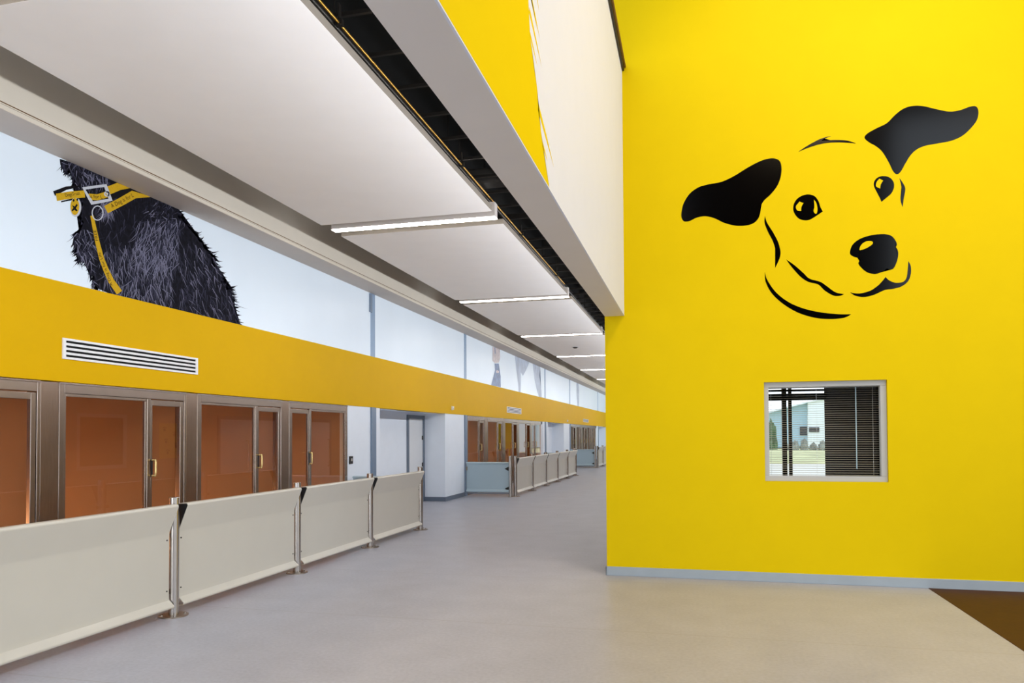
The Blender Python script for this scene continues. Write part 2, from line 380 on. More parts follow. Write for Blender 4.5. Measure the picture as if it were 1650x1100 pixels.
yb.add(*(lambda q: (q.v, q.f))(rib([(640,392),(700,368),(760,340)], 50, 44, .0026)))
yb.add(*(lambda q: (q.v, q.f))(rib([(625,505),(720,455),(790,415),(880,372)], 48, 52, .0026)))
co = build_flat(yb, 'dog_collar', M['collar'], dogp, (1,0,0)); co['label'] = 'printed yellow collar with black lettering'
ld = build_flat(rib([(542,540),(556,610),(575,700),(598,790),(625,860),(655,925),(705,995)], 20, 38, .0026), 'dog_lead', M['collar'], dogp, (1,0,0)); ld['label'] = 'printed yellow lead with black lettering'
def ell(cx, cy, rx, ry, n_=28): return [D(cx+rx*math.cos(2*math.pi*i/n_), cy+ry*math.sin(2*math.pi*i/n_)) for i in range(n_)]
td = build_flat(flat(0, XL+.0025, [ell(446,490,33,58)]), 'name_tag', M['chrome'], dogp, (1,0,0))
build_flat(flat(0, XL+.0028, [ell(441,487,26,50)]), 'tag_face', M['collar'], td, (1,0,0))
build_flat(flat(0, XL+.0031, [[D(*q) for q in p_] for p_ in ([(425,478),(440,486),(452,470),(458,478),(447,496),(458,510),(450,516),(438,505),(426,516),(421,508),(432,495)],[(428,448),(436,440),(440,452),(432,460)],[(450,440),(460,436),(460,450),(452,454)])]), 'tag_emblem', M['inklet'], td, (1,0,0))
def ring(outer, inner):   # band between two outlines of equal length
    n_ = len(outer); b = MB()
    return b.add([(XL+.003,)+D(*q) for q in outer+inner], [(i,(i+1)%n_,n_+(i+1)%n_,n_+i) for i in range(n_)])
bu = ring([(484,373),(560,362),(628,354),(645,400),(664,452),(600,465),(538,476),(510,425)], [(503,386),(560,378),(614,371),(628,410),(640,440),(596,448),(548,456),(525,420)])
bu.add(*(lambda q: (q.v, q.f))(ring([(630+17*math.cos(i*.5236),412+17*math.sin(i*.5236)) for i in range(12)], [(630+9*math.cos(i*.5236),412+9*math.sin(i*.5236)) for i in range(12)])))
bu.add(*(lambda q: (q.v, q.f))(ring([(575+35*math.cos(i*.3142),525+45*math.sin(i*.3142)) for i in range(20)], [(575+29*math.cos(i*.3142),525+39*math.sin(i*.3142)) for i in range(20)])))
build_flat(bu, 'collar_buckle', M['chrome'], dogp, (1,0,0))['label'] = 'printed silver buckle and ring'
def words(txt, p, q, hpx, name, parent, m_):
    """lettering lying on the left wall from trace point p towards q"""
    cu = bpy.data.curves.new(name, 'FONT'); cu.body = txt; cu.size = 1
    ob = bpy.data.objects.new(name, cu); col.objects.link(ob); bpy.context.view_layer.update()
    me = bpy.data.meshes.new_from_object(ob.evaluated_get(bpy.context.evaluated_depsgraph_get()))
    bpy.data.objects.remove(ob); bpy.data.curves.remove(cu)
    P0, P1 = Vector(D(*p)), Vector(D(*q)); d = (P1-P0); nrm = Vector((-d.y, d.x)).normalized()
    wmax = max(v.co.x for v in me.vertices); k = d.length/wmax
    h = (Vector(D(p[0], p[1]))-Vector(D(p[0], p[1]-hpx))).length
    for v in me.vertices:
        r = P0 + d.normalized()*v.co.x*k + nrm*(v.co.y*h/.7); v.co = (XL+.0034, r.x, r.y)
    o = bpy.data.objects.new(name, me); col.objects.link(o); me.materials.append(m_); o.parent = parent
    for f in me.polygons:
        if f.normal.x < 0: f.flip()
    return o
words('DogsTrust', (385,430), (472,416), 20, 'lettering', co, M['inklet'])
words('is for L', (528,436), (606,440), 20, 'lettering', co, M['inklet'])
words('A Dog is for L', (660,497), (790,428), 24, 'lettering', co, M['inklet'])
words('A Dog is for Life', (664,952), (590,756), 20, 'lettering', ld, M['inklet'])
words('FREE', (580,690), (565,625), 22, 'lettering', ld, M['inklet'])
# other panels' prints
def Q(u, v): p = on(0, XL, 660+u/5.5, 460+v/5.5); return p.y, p.z
def prt(pts, m_, name, par, dx=.0012, sharp=(), lab=None):
    o = build_flat(flat(0, XL+dx, [[(y, min(max(z, ZY1+.001), ZB-.001)) for y, z in [Q(*q) for q in pts]]]), name, m_, par, (1,0,0))
    if lab: o['label'] = lab
    return o
fg = prt([(735,540),(738,620),(734,665),(752,685),(790,682),(803,640),(800,560)], M['grey3'], 'small_figure_print', mp[2], lab='printed figure, pink-white above and blue below')
prt([(752,690),(757,750),(738,830),(722,885),(808,900),(806,800),(795,740),(790,690)], M['grey2'], 'figure_lower_print', fg)
prt([(765,755),(778,748),(792,760),(788,775),(770,775)], M['grey3'], 'figure_mark_print', fg, .0016)
prt([(752,540),(758,540),(762,600),(756,610)], M['grey2'], 'figure_streak_print', fg, .0016)
lg = prt([(932,610),(940,680),(955,780),(962,870),(965,950),(983,950),(984,860),(986,770),(1005,800),(1015,775),(1035,740),(1050,690),(1060,640),(1000,600)], M['grey1'], 'grey_leg_print', mp[2], lab='printed grey animal legs')
prt([(1090,690),(1098,760),(1110,850),(1128,930),(1145,1000),(1170,1000),(1164,900),(1150,800),(1155,720),(1120,690)], M['grey1'], 'grey_leg_print', mp[2])
prt([(1480,850),(1484,900),(1482,1000),(1488,1080),(1500,1080),(1498,980),(1500,900),(1496,860)], M['grey1'], 'faint_streak_print', mp[4])

# ------------------------------------------------------------------ fittings on the fascia
def vent(y0, y1, z0, z1, lb):
    x = XL+.012
    t = thing('ventilation_grille', lb, 'vent', (x, (y0+y1)/2, z0), 'white grilles on the yellow band')
    f = MB(); f.box(x,x+.014,y0,y1,z1-.022,z1).box(x,x+.014,y0,y1,z0,z0+.022).box(x,x+.014,y0,y0+.035,z0+.022,z1-.022).box(x,x+.014,y1-.035,y1,z0+.022,z1-.022)
    f.build('grille_frame', M['vent'], t)
    h = (z1-z0-.044)/7
    s_ = MB()
    for k in (1,3,5): s_.box(x+.002,x+.012,y0+.035,y1-.035,z0+.022+h*k,z0+.022+h*(k+1))
    s_.build('grille_slats', M['vent'], t)
    box(x,x+.001,y0+.035,y1-.035,z0+.022,z1-.022).build('grille_backing', M['black'], t)
vent(5.72,7.68,2.36,2.562,'white slotted air grille on the yellow band beneath the black dog')
vent(22.83,24.82,2.335,2.53,'small-looking white air grille above the second run of glass fronts')
vent(39.5,41.5,2.30,2.47,'tiny far white air grille above the last run of glass fronts')
def sensor(y, z, lb):
    x = XL+.012; t = thing('wall_sensor', lb, 'sensor', (x, y, z), 'white sensors on the yellow band')
    MB().ext([(x,z-.05),(x+.05,z-.03),(x+.055,z+.05),(x,z+.06)], y-.035, y+.035).build('sensor_body', M['vent'], t, bevel=.006)
    MB().ext([(x+.0505,z-.03),(x+.053,z-.03),(x+.055,z+.005),(x+.0525,z+.005)], y-.025, y+.025).build('sensor_lens', M['winframe'], t)
sensor(17.3, 2.28, 'white sensor on the yellow band above the recess with the door')
sensor(34.3, 2.26, 'tiny white sensor on the yellow band above the farther white recess')
t = thing('door_release_switch', 'small black switch plate on the white wall beside the glass front', 'switch', (XL, 11.8, 1.18))
box(XL, XL+.02, 11.735, 11.86, 1.11, 1.245).build('switch_plate', M['black_plastic'], t, bevel=.004)
box(XL+.02, XL+.026, 11.78, 11.82, 1.16, 1.205).build('switch_button', M['pilot'], t, bevel=.003)

# ------------------------------------------------------------------ door in the recess
d = thing('door_1', None, None, (-6.45, 16.27, 0), kind='structure')
x = -6.45
MB().box(x,x+.03,15.72,15.82,0,2.005).box(x,x+.03,16.72,16.817,0,2.005).box(x,x+.03,15.72,16.817,2.005,2.088).build('door_frame', M['darkskirt'], d, bevel=.003)
box(x,x+.012,15.823,16.717,.008,2.002).build('door_leaf', M['door'], d)
for z in (1.55,.9): box(x+.012,x+.034,16.66,16.715,z-.05,z+.05).build('door_hinge', M['darkmetal'], d)
t = thing('ceiling_vent', 'dark slot vent in the soffit of the recess above the door', 'vent', (-6.05, 14.85, ZY0))
MB().box(-6.09,-5.99,14.3,15.4,ZY0-.008,ZY0).build('vent_slot', M['darkskirt'], t)

# ------------------------------------------------------------------ steel columns and glass fronts
def front(y0, y1, mirror, lb, group):
    """one glazed kennel front between two steel columns: fixed light plus a narrow door"""
    t = thing('glass_kennel_front', lb, 'glass front', (XL, (y0+y1)/2, 0), group)
    L = y1-y0
    def Y(a): return y1-a if mirror else y0+a
    mid = L*.645 if not mirror else L*.655
    x = XL
    f = MB()
    f.box(x-.05,x+.0,Y(0),Y(.06),0,2.13).box(x-.05,x,Y(L-.035),Y(L),0,2.13)
    f.box(x-.05,x,Y(.06),Y(L-.035),2.03,2.13).box(x-.04,x+.006,Y(0),Y(L),2.115,2.135)
    f.box(x-.05,x,Y(mid),Y(mid+.055),0,2.03)
    f.box(x-.05,x,Y(.06),Y(mid),0,.09)
    f.build('front_frame', M['frame'], t, bevel=.004)
    MB().box(x-.045,x-.006,Y(.06),Y(.085),.09,2.03).box(x-.045,x-.006,Y(.085),Y(mid),2.0,2.03).box(x-.045,x-.012,Y(mid-.022),Y(mid),.09,2.0).build('glazing_bead', M['frame'], t, bevel=.003)
    pane(x-.03, Y(.08), Y(mid-.015), .09, 2.01).build('fixed_pane', M['glassb'], t)
    a, b = mid+.06, L-.04
    dr = MB(); dr.box(x-.045,x-.008,Y(a),Y(a+.028),.02,2.02).box(x-.045,x-.008,Y(b-.055),Y(b),.02,2.02).box(x-.045,x-.008,Y(a+.028),Y(b-.055),1.955,2.02).box(x-.045,x-.008,Y(a+.028),Y(b-.055),.02,.10)
    do = dr.build('sliding_door', M['frame'], t, bevel=.004)
    pane(x-.032, Y(a+.02), Y(b-.05), .1, 1.96).build('door_pane', M['glassb'], do)
    hy = Y(a+.012); h = MB()
    h.tube([(x-.008,hy,1.345),(x+.045,hy,1.345),(x+.052,hy,1.33),(x+.052,hy,1.2),(x+.045,hy,1.17),(x-.008,hy,1.17)], .011, 12)
    h.build('door_handle', M['brasshandle'], do, smooth=True)['label'] = 'brass pull handle'
    lk = box(x-.008,x+.004,Y(a+.0),Y(a+.024),1.16,1.36).build('handle_plate', M['black_plastic'], do)
    return t
def pane(x, a, b, z0, z1):
    b_ = MB(); a, b = sorted((a, b)); return b_.add([(x,a,z0),(x,b,z0),(x,b,z1),(x,a,z1)], [(0,1,2,3)])
def column(y0, y1, lb, group):
    t = thing('steel_column', lb, 'column', (XL, (y0+y1)/2, 0), group)
    MB().box(XL-.16, XL-.002, y0, y1, 0, 2.132).build('column_casing', M['casing'], t, bevel=.004)
    return t
g1 = 'glass fronts of the near run'
spec1 = [(3.74,5.50,0,'brown-tinted glass front cut off by the photo edge, before the first whole front'),
  (5.706,7.504,0,'brown-tinted glass front directly under the big air grille'),
  (7.706,9.60,0,'brown-tinted glass front between the one under the air grille and the last of its run'),
  (9.79,11.68,1,'last brown-tinted glass front of the near run, against the white wall')]
for a,b,mr,lb in spec1: front(a,b,mr,lb,g1)
column(5.502,5.704,'steel column just before the front under the big air grille','steel columns')
column(7.506,7.704,'steel column just after the front under the big air grille','steel columns')
column(9.602,9.788,'steel column before the last front of the near run','steel columns')
g2 = 'glass fronts of the middle run'
s2 = [(18.62,20.35,0),(20.58,22.41,0),(22.60,24.34,0),(24.52,26.39,0),(26.60,28.55,1)]
nth = ['first','second','third','fourth','fifth']
for k,(a,b,mr) in enumerate(s2):
    front(a,b,mr,nth[k]+' glass front of the middle run, counted from the pale blue gate',g2)
    if k < 4: column(b+.002, s2[k+1][0]-.002, nth[k]+' steel column of the middle run, counted from the pale blue gate','steel columns')
g3 = 'glass fronts of the far run'
for k,(a,b,mr) in enumerate(s2):
    a+=P; b+=P
    if k == 0: a += .06
    front(a,b,mr,nth[k]+' glass front of the tiny far run at the corridor end',g3)
    if k < 4: column(b+.002, s2[k+1][0]+P-.002, nth[k]+' steel column of the tiny far run at the corridor end','steel columns')
# kennel rooms behind the glass
kw = MB(); kf = MB()
for (a, b, cuts) in ((1.7,11.68,(3.6,5.6,7.6,9.69)),(18.62,28.55,(20.46,22.5,24.43,26.5)),(18.62+P,28.55+P,(20.46+P,22.5+P,24.43+P,26.5+P))):
    kw.box(-8.5,-8.4,a-.05,b+.05,0,2.5); kw.box(-8.5,-6.06,a-.05,b+.05,2.3,2.4)
    kw.box(-8.4,-6.06,a-.1,a-.02,0,2.3); kw.box(-8.4,-6.06,b+.02,b+.1,0,2.3)
    for c in cuts: kw.box(-8.4,-6.07,c-.05,c+.05,0,2.3)
struct('wall_kennel', kw, M['pod'])

# ------------------------------------------------------------------ barrier: posts and panels
def post(x, y, lb, h=1.06, grp='steel barrier posts', rp=.125):
    t = thing('barrier_post', lb, 'post', (x, y, 0), grp)
    MB().cyl((x,y,.008),(x,y,h),.045,32).build('post_tube', M['steel'], t, smooth=True, bevel=.004)
    bp = MB().cyl((x,y,0),(x,y,.010),rp,40).build('base_plate', M['plate'], t, smooth=True)
    for k in range(4):
        a = math.pi/4+k*math.pi/2; bx, by = x+(rp-.03)*math.cos(a), y+(rp-.03)*math.sin(a)
        MB().cyl((bx,by,.010),(bx,by,.018),.012,6).build('base_bolt', M['steel'], bp)
    return t
def profile(x):
    c = [(0,1.0),(.075,1.005)]
    for k in range(7):
        a = math.radians(90-k*110/6); c.append((.075+.022*math.cos(a), .983+.022*math.sin(a)))
    c += [(.003,.755),(.001,.735),(0,.715),(0,.19),(.001,.17),(.004,.152)]
    for k in range(9):
        a = math.radians(35-k*125/8); c.append((.042+.016*math.cos(a), .098+.016*math.sin(a)))
    c += [(0,.075)]
    th = .005
    inner = []
    for i,(a,b) in enumerate(c):
        p = Vector(c[max(i-1,0)]); q = Vector(c[min(i+1,len(c)-1)]); d_ = (q-p).normalized(); nrm = Vector((d_.y,-d_.x))   # away from the corridor
        inner.append((a+nrm.x*th, b+nrm.y*th))
    return [(x+a,b) for a,b in c], [(x+a,b) for a,b in inner]
def panel(x, y0, y1, lb, grp):
    t = thing('barrier_screen', lb, 'barrier panel', (x, (y0+y1)/2, .07), grp)
    c, inn = profile(x); n_ = len(c); b = MB()
    vs = [(p[0],y,p[1]) for y in (y0,y1) for p in c]+[(p[0],y,p[1]) for y in (y0,y1) for p in inn]
    fs = []
    for i in range(n_-1):
        fs += [(i,i+1,n_+i+1,n_+i), (2*n_+i,3*n_+i,3*n_+i+1,2*n_+i+1), (i,2*n_+i,2*n_+i+1,i+1), (n_+i,n_+i+1,3*n_+i+1,3*n_+i)]
    fs += [(0,n_,3*n_,2*n_),(n_-1,3*n_-1,4*n_-1,2*n_-1)]
    b.add(vs, fs).build('panel_sheet', M['panel'], t, smooth=True)
    for y in (y0+.006, y1-.012):
        MB().ext([(x+.001,.77),(x+.001,.992),(x+.075,.996),(x+.088,.982)], y, y+.006).build('end_bracket', M['black_plastic'], t)
        MB().box(x-.03,x-.007,y-.02,y+.02,.7,.74).box(x-.03,x-.007,y-.02,y+.02,.2,.24).build('fixing_clip', M['steel'], t)
    for y in (y0+.03, y1-.03):
        for z in (.685,.235): MB().cyl((x,y,z),(x+.005,y,z),.007,8).build('screw', M['darkmetal'], t)
    return t
XP = -4.55
gp = 'cream barrier panels'
py1 = [3.62,5.63,7.72,9.71,11.70]
plab = ['steel post out by the near end of the cream barrier','largest steel post, between the two largest cream barrier panels','steel post standing before the last glass front of the near run','steel post lined up with the blue upright, one before the barrier end','end post of the near barrier, in front of the recess door']
for y,lb in zip(py1,plab): post(XP,y,lb)
blab = ['largest cream barrier panel, cut off by the photo edge','second largest cream barrier panel, below the front under the air grille','cream barrier panel in front of the last front of the near run','end panel of the near cream barrier, in front of the recess']
for k in range(4): panel(XP,py1[k]+.062,py1[k+1]-.06,blab[k],gp)
py2 = [18.50,20.52,22.50,24.48,26.48,28.42]
for k,y in enumerate(py2): post(XP,y,'steel post %s of the middle barrier, counted from the pale blue gate' % ['one','two','three','four','five','six at the end'][k])
for k in range(5): panel(XP,py2[k]+.062,py2[k+1]-.06,nth[k]+' cream panel of the middle barrier, counted from the pale blue gate',gp)
py3 = [y+P for y in py2[:4]]
for k,y in enumerate(py3[:3]): post(XP,y,'tiny far steel post, number %s of the barrier at the corridor end' % ['one','two','three'][k])
for k in range(2): panel(XP,py3[k]+.062,py3[k+1]-.06,nth[k]+' tiny far panel of the barrier at the corridor end',gp)
# gates closing the ends of each barrier
def gate(y, lb, post_lb, side=-1):
    x0, x1 = -5.855, -4.70
    t = thing('barrier_gate', lb, 'gate', ((x0+x1)/2, y, .1), 'pale blue-grey gates')
    prof = [(0,.90),(-.035,.895)]
    for k in range(6):
        a = math.radians(90+k*36); prof.append((-.035+.018*math.cos(a), .878+.018*math.sin(a)))
    prof += [(-.004,.80),(-.004,.19)]
    for k in range(6):
        a = math.radians(150+k*36); prof.append((-.03+.02*math.cos(a), .13+.02*math.sin(a)))
    prof += [(0,.10)]
    MB().extx([(y+a,b) for a,b in prof], x0, x1).build('gate_panel', M['gate'], t, smooth=True)
    box(x0,x1,y+.001,y+.012,.07,.09).build('gate_bottom_rail', M['blue'], t)
    for z in (.725,.208):
        MB().add([(x1+.06,y-.012,z-.012),(x1-.01,y-.012,z-.055),(x1-.115,y-.012,z),(x1-.01,y-.012,z+.055),(x1+.06,y-.012,z+.012)]+[(x1+.06,y-.004,z-.012),(x1-.01,y-.004,z-.055),(x1-.115,y-.004,z),(x1-.01,y-.004,z+.055),(x1+.06,y-.004,z+.012)],
            [(0,1,2,3,4),(9,8,7,6,5),(0,5,6,1),(1,6,7,2),(2,7,8,3),(3,8,9,4),(4,9,5,0)]).build('gate_hinge', M['darkmetal'], t)
    MB().box(x0-.03,x0+.03,y-.03,y-.004,.68,.78).build('gate_latch', M['plate'], t, bevel=.003)
    post(x1+.06, y+.075*side, post_lb, rp=.068)
gate(18.40,'pale blue gate between the blue upright and the middle barrier','hinge post beside the pale blue gate of the middle barrier')
gate(11.83,'pale gate hidden behind the end panel of the near barrier','hinge post behind the end panel of the near barrier', 1)
gate(28.56,'far closing gate behind the end of the middle barrier','hinge post behind the end of the middle barrier', 1)
gate(18.40+P-.02,'small blue-grey gate closing the far barrier at the corridor end','hinge post beside the small far blue-grey gate')

# ------------------------------------------------------------------ ceiling rafts, linear lights, services in the slot
rl = ['long white ceiling raft nearest overhead, before the first light strip','white ceiling raft between the first and second light strips','white ceiling raft between the second and third light strips','white ceiling raft with the detector, between the third and fourth light strips','ceiling raft between the fourth and fifth light strips','ceiling raft between the fifth and sixth light strips','ceiling raft beyond the sixth light strip','farthest ceiling raft over the corridor end']
def raft(y0, y1, lb):
    t = thing('ceiling_raft', lb, 'ceiling raft', ((XR0+XR1)/2, (y0+y1)/2, ZR), 'suspended ceiling rafts')
    rp_ = box(XR0,XR1,y0,y1,ZR,ZR+.07); rp_.mi = [0,0,1,1,1,1]; rp_.build('raft_panel', [M['ceil'], M['raftshade']], t, bevel=.003)  # side faces take a darker colour that stands for shade
    for yy in (y0+.5,y1-.5):
        for xx in (XR0+.4,XR1-.4): MB().cyl((xx,yy,ZR+.07),(xx,yy,5.75),.006,8).build('hanger_rod', M['darkmetal'], t)
SP = 5.56
for k in range(-1,8):
    y0 = 3.71+SP*k
    if k == -1: raft(y0, y0+5.0-.55, 'ceiling raft at the top left corner, almost wholly outside the photo')
    else: raft(y0, y0+5.0, rl[k])
ll = ['light strip at the top left corner, before the long nearest raft','first and longest glowing light strip across the ceiling','second glowing light strip from the camera','third glowing light strip, just before the corner of the yellow wall','fourth glowing light strip, partly behind the yellow wall','fifth glowing light strip, small, cut by the yellow wall','sixth and tiny glowing light strip near the corridor end','last and smallest light strip at the corridor end']
for k in range(0,8):
    yc = 8.985+SP*(k-1)
    t = thing('ceiling_light', ll[k], 'light', ((XR0+XR1)/2, yc, ZR), 'linear ceiling lights')
    box(XR0+.03,XR1-.02,yc-.062,yc+.062,ZR+.003,ZR+.19).build('light_housing', M['housing'], t, bevel=.003)
    box(XR0+.034,XR1-.024,yc-.057,yc+.057,ZR-.006,ZR+.003).build('light_diffuser', M['light'], t)
    for xx in (XR0+.5,XR1-.5): MB().cyl((xx,yc,ZR+.19),(xx,yc,5.75),.005,8).build('suspension_rod', M['darkmetal'], t)
t = thing('smoke_detector', 'small dark round detector on the raft past the third light strip', 'detector', (-3.66,22.98,ZR))
MB().cyl((-3.66,22.98,ZR-.012),(-3.66,22.98,ZR),.10,28,.11).build('detector_base', M['winframe'], t, smooth=True)
MB().cyl((-3.66,22.98,ZR-.04),(-3.66,22.98,ZR-.012),.05,24,.08).build('detector_head', M['darkmetal'], t, smooth=True)
t = thing('cable_tray', 'dark ladder cable tray in the black slot beside the rafts', 'cable tray', (-2.48,8,4.8))
MB().box(-2.70,-2.67,-3,40,4.78,4.86).box(-2.30,-2.27,-3,40,4.78,4.86).build('tray_rails', M['darkmetal'], t)
rb = MB()
for k in range(70): rb.box(-2.67,-2.30,-2.8+k*.6,-2.77+k*.6,4.80,4.83)
rb.build('tray_rungs', M['darkmetal'], t)['kind'] = 'stuff'
for k in range(8):
    for xx in (-2.685,-2.285): MB().cyl((xx,2+k*3.1,4.86),(xx,2+k*3.1,5.74),.006,8).build('tray_hanger', M['darkmetal'], t)
t = thing('conduit_pipe', 'thin brass-coloured pipe running along the black slot', 'pipe', (-2.54,8,4.63))
MB().cyl((-2.497,-3,4.63),(-2.497,14.4,4.63),.010,12).build('pipe_run', M['brass'], t, smooth=True)
for k in range(6): MB().box(-2.525,-2.47,-1+k*2.9,-.96+k*2.9,4.612,4.66).box(-2.503,-2.493,-1+k*2.9,-.96+k*2.9,4.66,4.775).build('pipe_clip', M['darkmetal'], t)
t = thing('conduit_pipe', 'grey pipe against the raft edge in the black slot', 'pipe', (-2.61,8,4.64))
MB().cyl((-2.55,-3,4.64),(-2.55,30,4.64),.02,16).build('pipe_run', M['darkmetal'], t, smooth=True)
t = thing('air_duct', 'black cross duct bridging the slot by the first light strip', 'duct', (-1.7,8.0,4.7))
yd = on(2,4.85,800,303).y
MB().box(-2.9,-1.0,yd-.12,yd+.16,4.90,5.10).build('duct_box', M['duct'], t, bevel=.03)
MB().box(-2.9,-1.05,yd+1.5,yd+1.56,4.9,4.96).build('duct_strap', M['darkmetal'], t)

# ------------------------------------------------------------------ dog emblem on the yellow wall
XE = {}
def E_(u, v): p = on(1, YW, 1080+u/2.8942, 150+v/2.8942); return p.x, p.z
em = thing('dog_emblem', 'large black line emblem of a dog face with flying ears on the yellow wall', 'wall emblem', (1.2, YW, 2.9))
def shape(name, pts, sharp=(), dy=.0015, m_=None, par=None, n_=7):
    return build_flat(flat(1, YW-dy, [[E_(*q) for q in smooth_closed(pts, sharp, n_)]]), name, m_ or M['ink'], par or em, (0,-1,0))
shape('ear', [(52,560),(62,515),(90,470),(130,440),(180,425),(240,413),(300,385),(360,348),(420,317),(470,304),(505,312),(518,340),(516,385),(500,430),(470,470),(440,498),(426,520),(420,555),(410,585),(385,608),(345,618),(300,617),(250,604),(205,583),(165,574),(125,580),(90,596),(66,598),(54,584)])
shape('ear', [(906,208),(920,188),(960,165),(1010,140),(1045,105),(1085,74),(1130,60),(1180,61),(1240,75),(1300,86),(1350,80),(1395,64),(1425,62),(1437,85),(1430,125),(1400,165),(1360,200),(1310,222),(1250,234),(1190,245),(1150,262),(1120,290),(1095,330),(1075,365),(1056,378),(1038,362),(1020,325),(990,275),(960,248),(925,228)])
shape('brow_line', [(596,274),(640,245),(690,218),(725,205),(752,200),(730,208),(712,216),(708,222),(730,220),(770,218),(815,220),(850,228),(866,235),(830,232),(780,230),(720,234),(660,249)], (0,4,12))
e1 = shape('eye', [(573,535),(582,505),(605,483),(640,472),(672,480),(690,502),(700,530),(711,552),(690,566),(655,588),(628,593),(600,585),(580,562)], (7,))
shape('eye_glint', [(603,506),(621,513),(612,530),(610,550),(592,547),(586,528)], (0,1,3), .003, M['yellow'], e1)
shape('eye_glint', [(669,497),(680,510),(686,535),(684,558),(676,562),(668,550),(672,525)], (0,), .003, M['yellow'], e1)
e2 = shape('eye', [(949,430),(955,405),(975,390),(1000,387),(1025,395),(1041,415),(1043,440),(1030,468),(1005,490),(985,507),(978,490),(965,465)], (9,))
shape('eye_glint', [(975,399),(993,408),(982,425),(978,445),(960,435),(962,415)], (0,1,3), .003, M['yellow'], e2)
shape('temple_line', [(1068,396),(1082,415),(1095,440),(1094,465),(1088,495),(1084,532),(1075,505),(1074,480),(1079,450),(1076,425)], (0,5))
shape('cheek_line', [(441,572),(452,605),(480,650),(503,695),(514,740),(508,775),(488,816),(492,770),(490,730),(478,690),(455,645),(440,605)], (0,6))
shape('jaw_line', [(540,775),(580,803),(620,838),(650,865),(700,880),(730,900),(770,928),(810,937),(790,945),(760,943),(720,920),(690,892),(645,880),(610,858),(570,815)], (0,7))
shape('chin_line', [(441,833),(452,870),(490,925),(545,970),(610,1000),(690,1020),(780,1030),(844,1031),(810,1047),(750,1053),(680,1048),(600,1025),(530,985),(475,935),(445,880)], (0,7))
n1 = shape('nose', [(838,745),(848,710),(880,682),(930,664),(990,657),(1030,665),(1052,690),(1057,708),(1048,715),(1060,730),(1063,755),(1055,790),(1040,818),(1020,823),(1010,818),(985,834),(955,843),(920,836),(892,815),(877,793),(888,780),(880,770),(850,760)], (7,8,20))
shape('nose_glint', [(882,730),(890,708),(912,692),(940,691),(943,703),(920,720),(892,731)], (), .003, M['yellow'], n1)
shape('mouth_line', [(838,929),(880,934),(930,922),(965,900),(990,875),(1004,857),(1020,872),(1050,884),(1085,880),(1102,860),(1107,825),(1110,783),(1121,805),(1122,840),(1110,875),(1080,900),(1040,912),(1000,918),(950,940),(905,950),(865,945)], (0,5,11))

# ------------------------------------------------------------------ internal window, blind, and what lies beyond
wx0, wx1, wz0, wz1 = .741, 1.966, 1.085, 2.161
w = thing('window_1', None, None, ((wx0+wx1)/2, YW, wz0), kind='structure')
ya, yb_ = YW+.035, YW+.11
MB().box(wx0,wx1,ya,yb_,wz1-.058,wz1).box(wx0,wx1,ya,yb_,wz0,wz0+.058).box(wx0,wx0+.05,ya,yb_,wz0+.058,wz1-.058).box(wx1-.06,wx1,ya,yb_,wz0+.058,wz1-.058).build('window_frame', M['winframe'], w, bevel=.003)
gx = MB().add([(wx0+.045,ya+.03,wz0+.05),(wx1-.05,ya+.03,wz0+.05),(wx1-.05,ya+.03,wz1-.05),(wx0+.045,ya+.03,wz1-.05)],[(0,1,2,3)])
build_flat(gx,'window_pane',M['glassc'],w,(0,-1,0))
t = thing('venetian_blind', 'open slatted venetian blind hanging in the internal window', 'blind', ((wx0+wx1)/2, YW+.17, wz1))
bx0, bx1, by = wx0+.035, wx1-.045, YW+.185
MB().box(bx0,bx1,by-.02,by+.02,wz1-.062,wz1-.03).build('head_rail', M['winframe'], t)
sb = MB(); nsl = 40
for k in range(nsl):
    z = wz0+.062+k*(wz1-.075-wz0-.062)/(nsl-1)
    sb.add([(bx0,by-.012,z-.0022),(bx1,by-.012,z-.0022),(bx1,by,z+.0006),(bx0,by,z+.0006),(bx1,by+.012,z+.0018),(bx0,by+.012,z+.0018)],[(0,1,2,3),(3,2,4,5)])
sb.build('slats', M['blind'], t)
for xx in (bx0+.05,bx0+.52,bx1-.06): MB().cyl((xx,by-.013,wz0+.06),(xx,by-.013,wz1-.06),.0012,6).build('ladder_cord', M['vent'], t)
MB().cyl((bx1-.23,by-.03,wz0+.13),(bx1-.23,by-.03,wz1-.06),.005,8).build('tilt_wand', M['wand'], t)
# dark room behind with a glazed outer wall
YR = 12.6
rm = MB(); rm.box(XC+.15,9,YR+.3,YR+.35,-.1,.55)
xr = on(1,YR,1331.5,700).x
struct('wall_room', MB().box(xr,xr+.1,YW+.9,YR,0,3).box(xr,6,YR,YR+.15,0,3).box(XC+.15,xr,YR,YR+.15,2.62,3).box(XC+.15,6,YW+.17,YR+.15,3,3.1), M['room'])
def Rm(u, v): p = on(1, YR, 1210+u/5.5, 590+v/5.5); return p.x, p.z
mm = MB()
for u0,u1 in ((278,318),(336,364)): mm.box(Rm(u0,500)[0],Rm(u1,500)[0],YR,YR+.08,0,2.9)
for v0,v1 in ((207,222),(243,262),(266,300)): mm.box(XC+.2,xr,YR+.0,YR+.08,Rm(300,v1)[1],Rm(300,v0)[1])
w2 = thing('window_2', None, None, (1.5,YR,0), kind='structure'); mm.build('window_mullions', M['mull'], w2)
struct('ground', box(-60,90,YR+.2,44,-.2,-.1), M['concrete'])
struct('lawn', box(-60,90,44,140,-.2,-.08), M['grass'])
YB = 88.0
def Bn(u, v): p = on(1, YB, 1210+u/5.5, 590+v/5.5); return p.x, p.z
bn = thing('barn', 'pale blue and white shed with a sloping roof, seen through the internal window', 'building', (Bn(500,650)[0], YB, -.1))
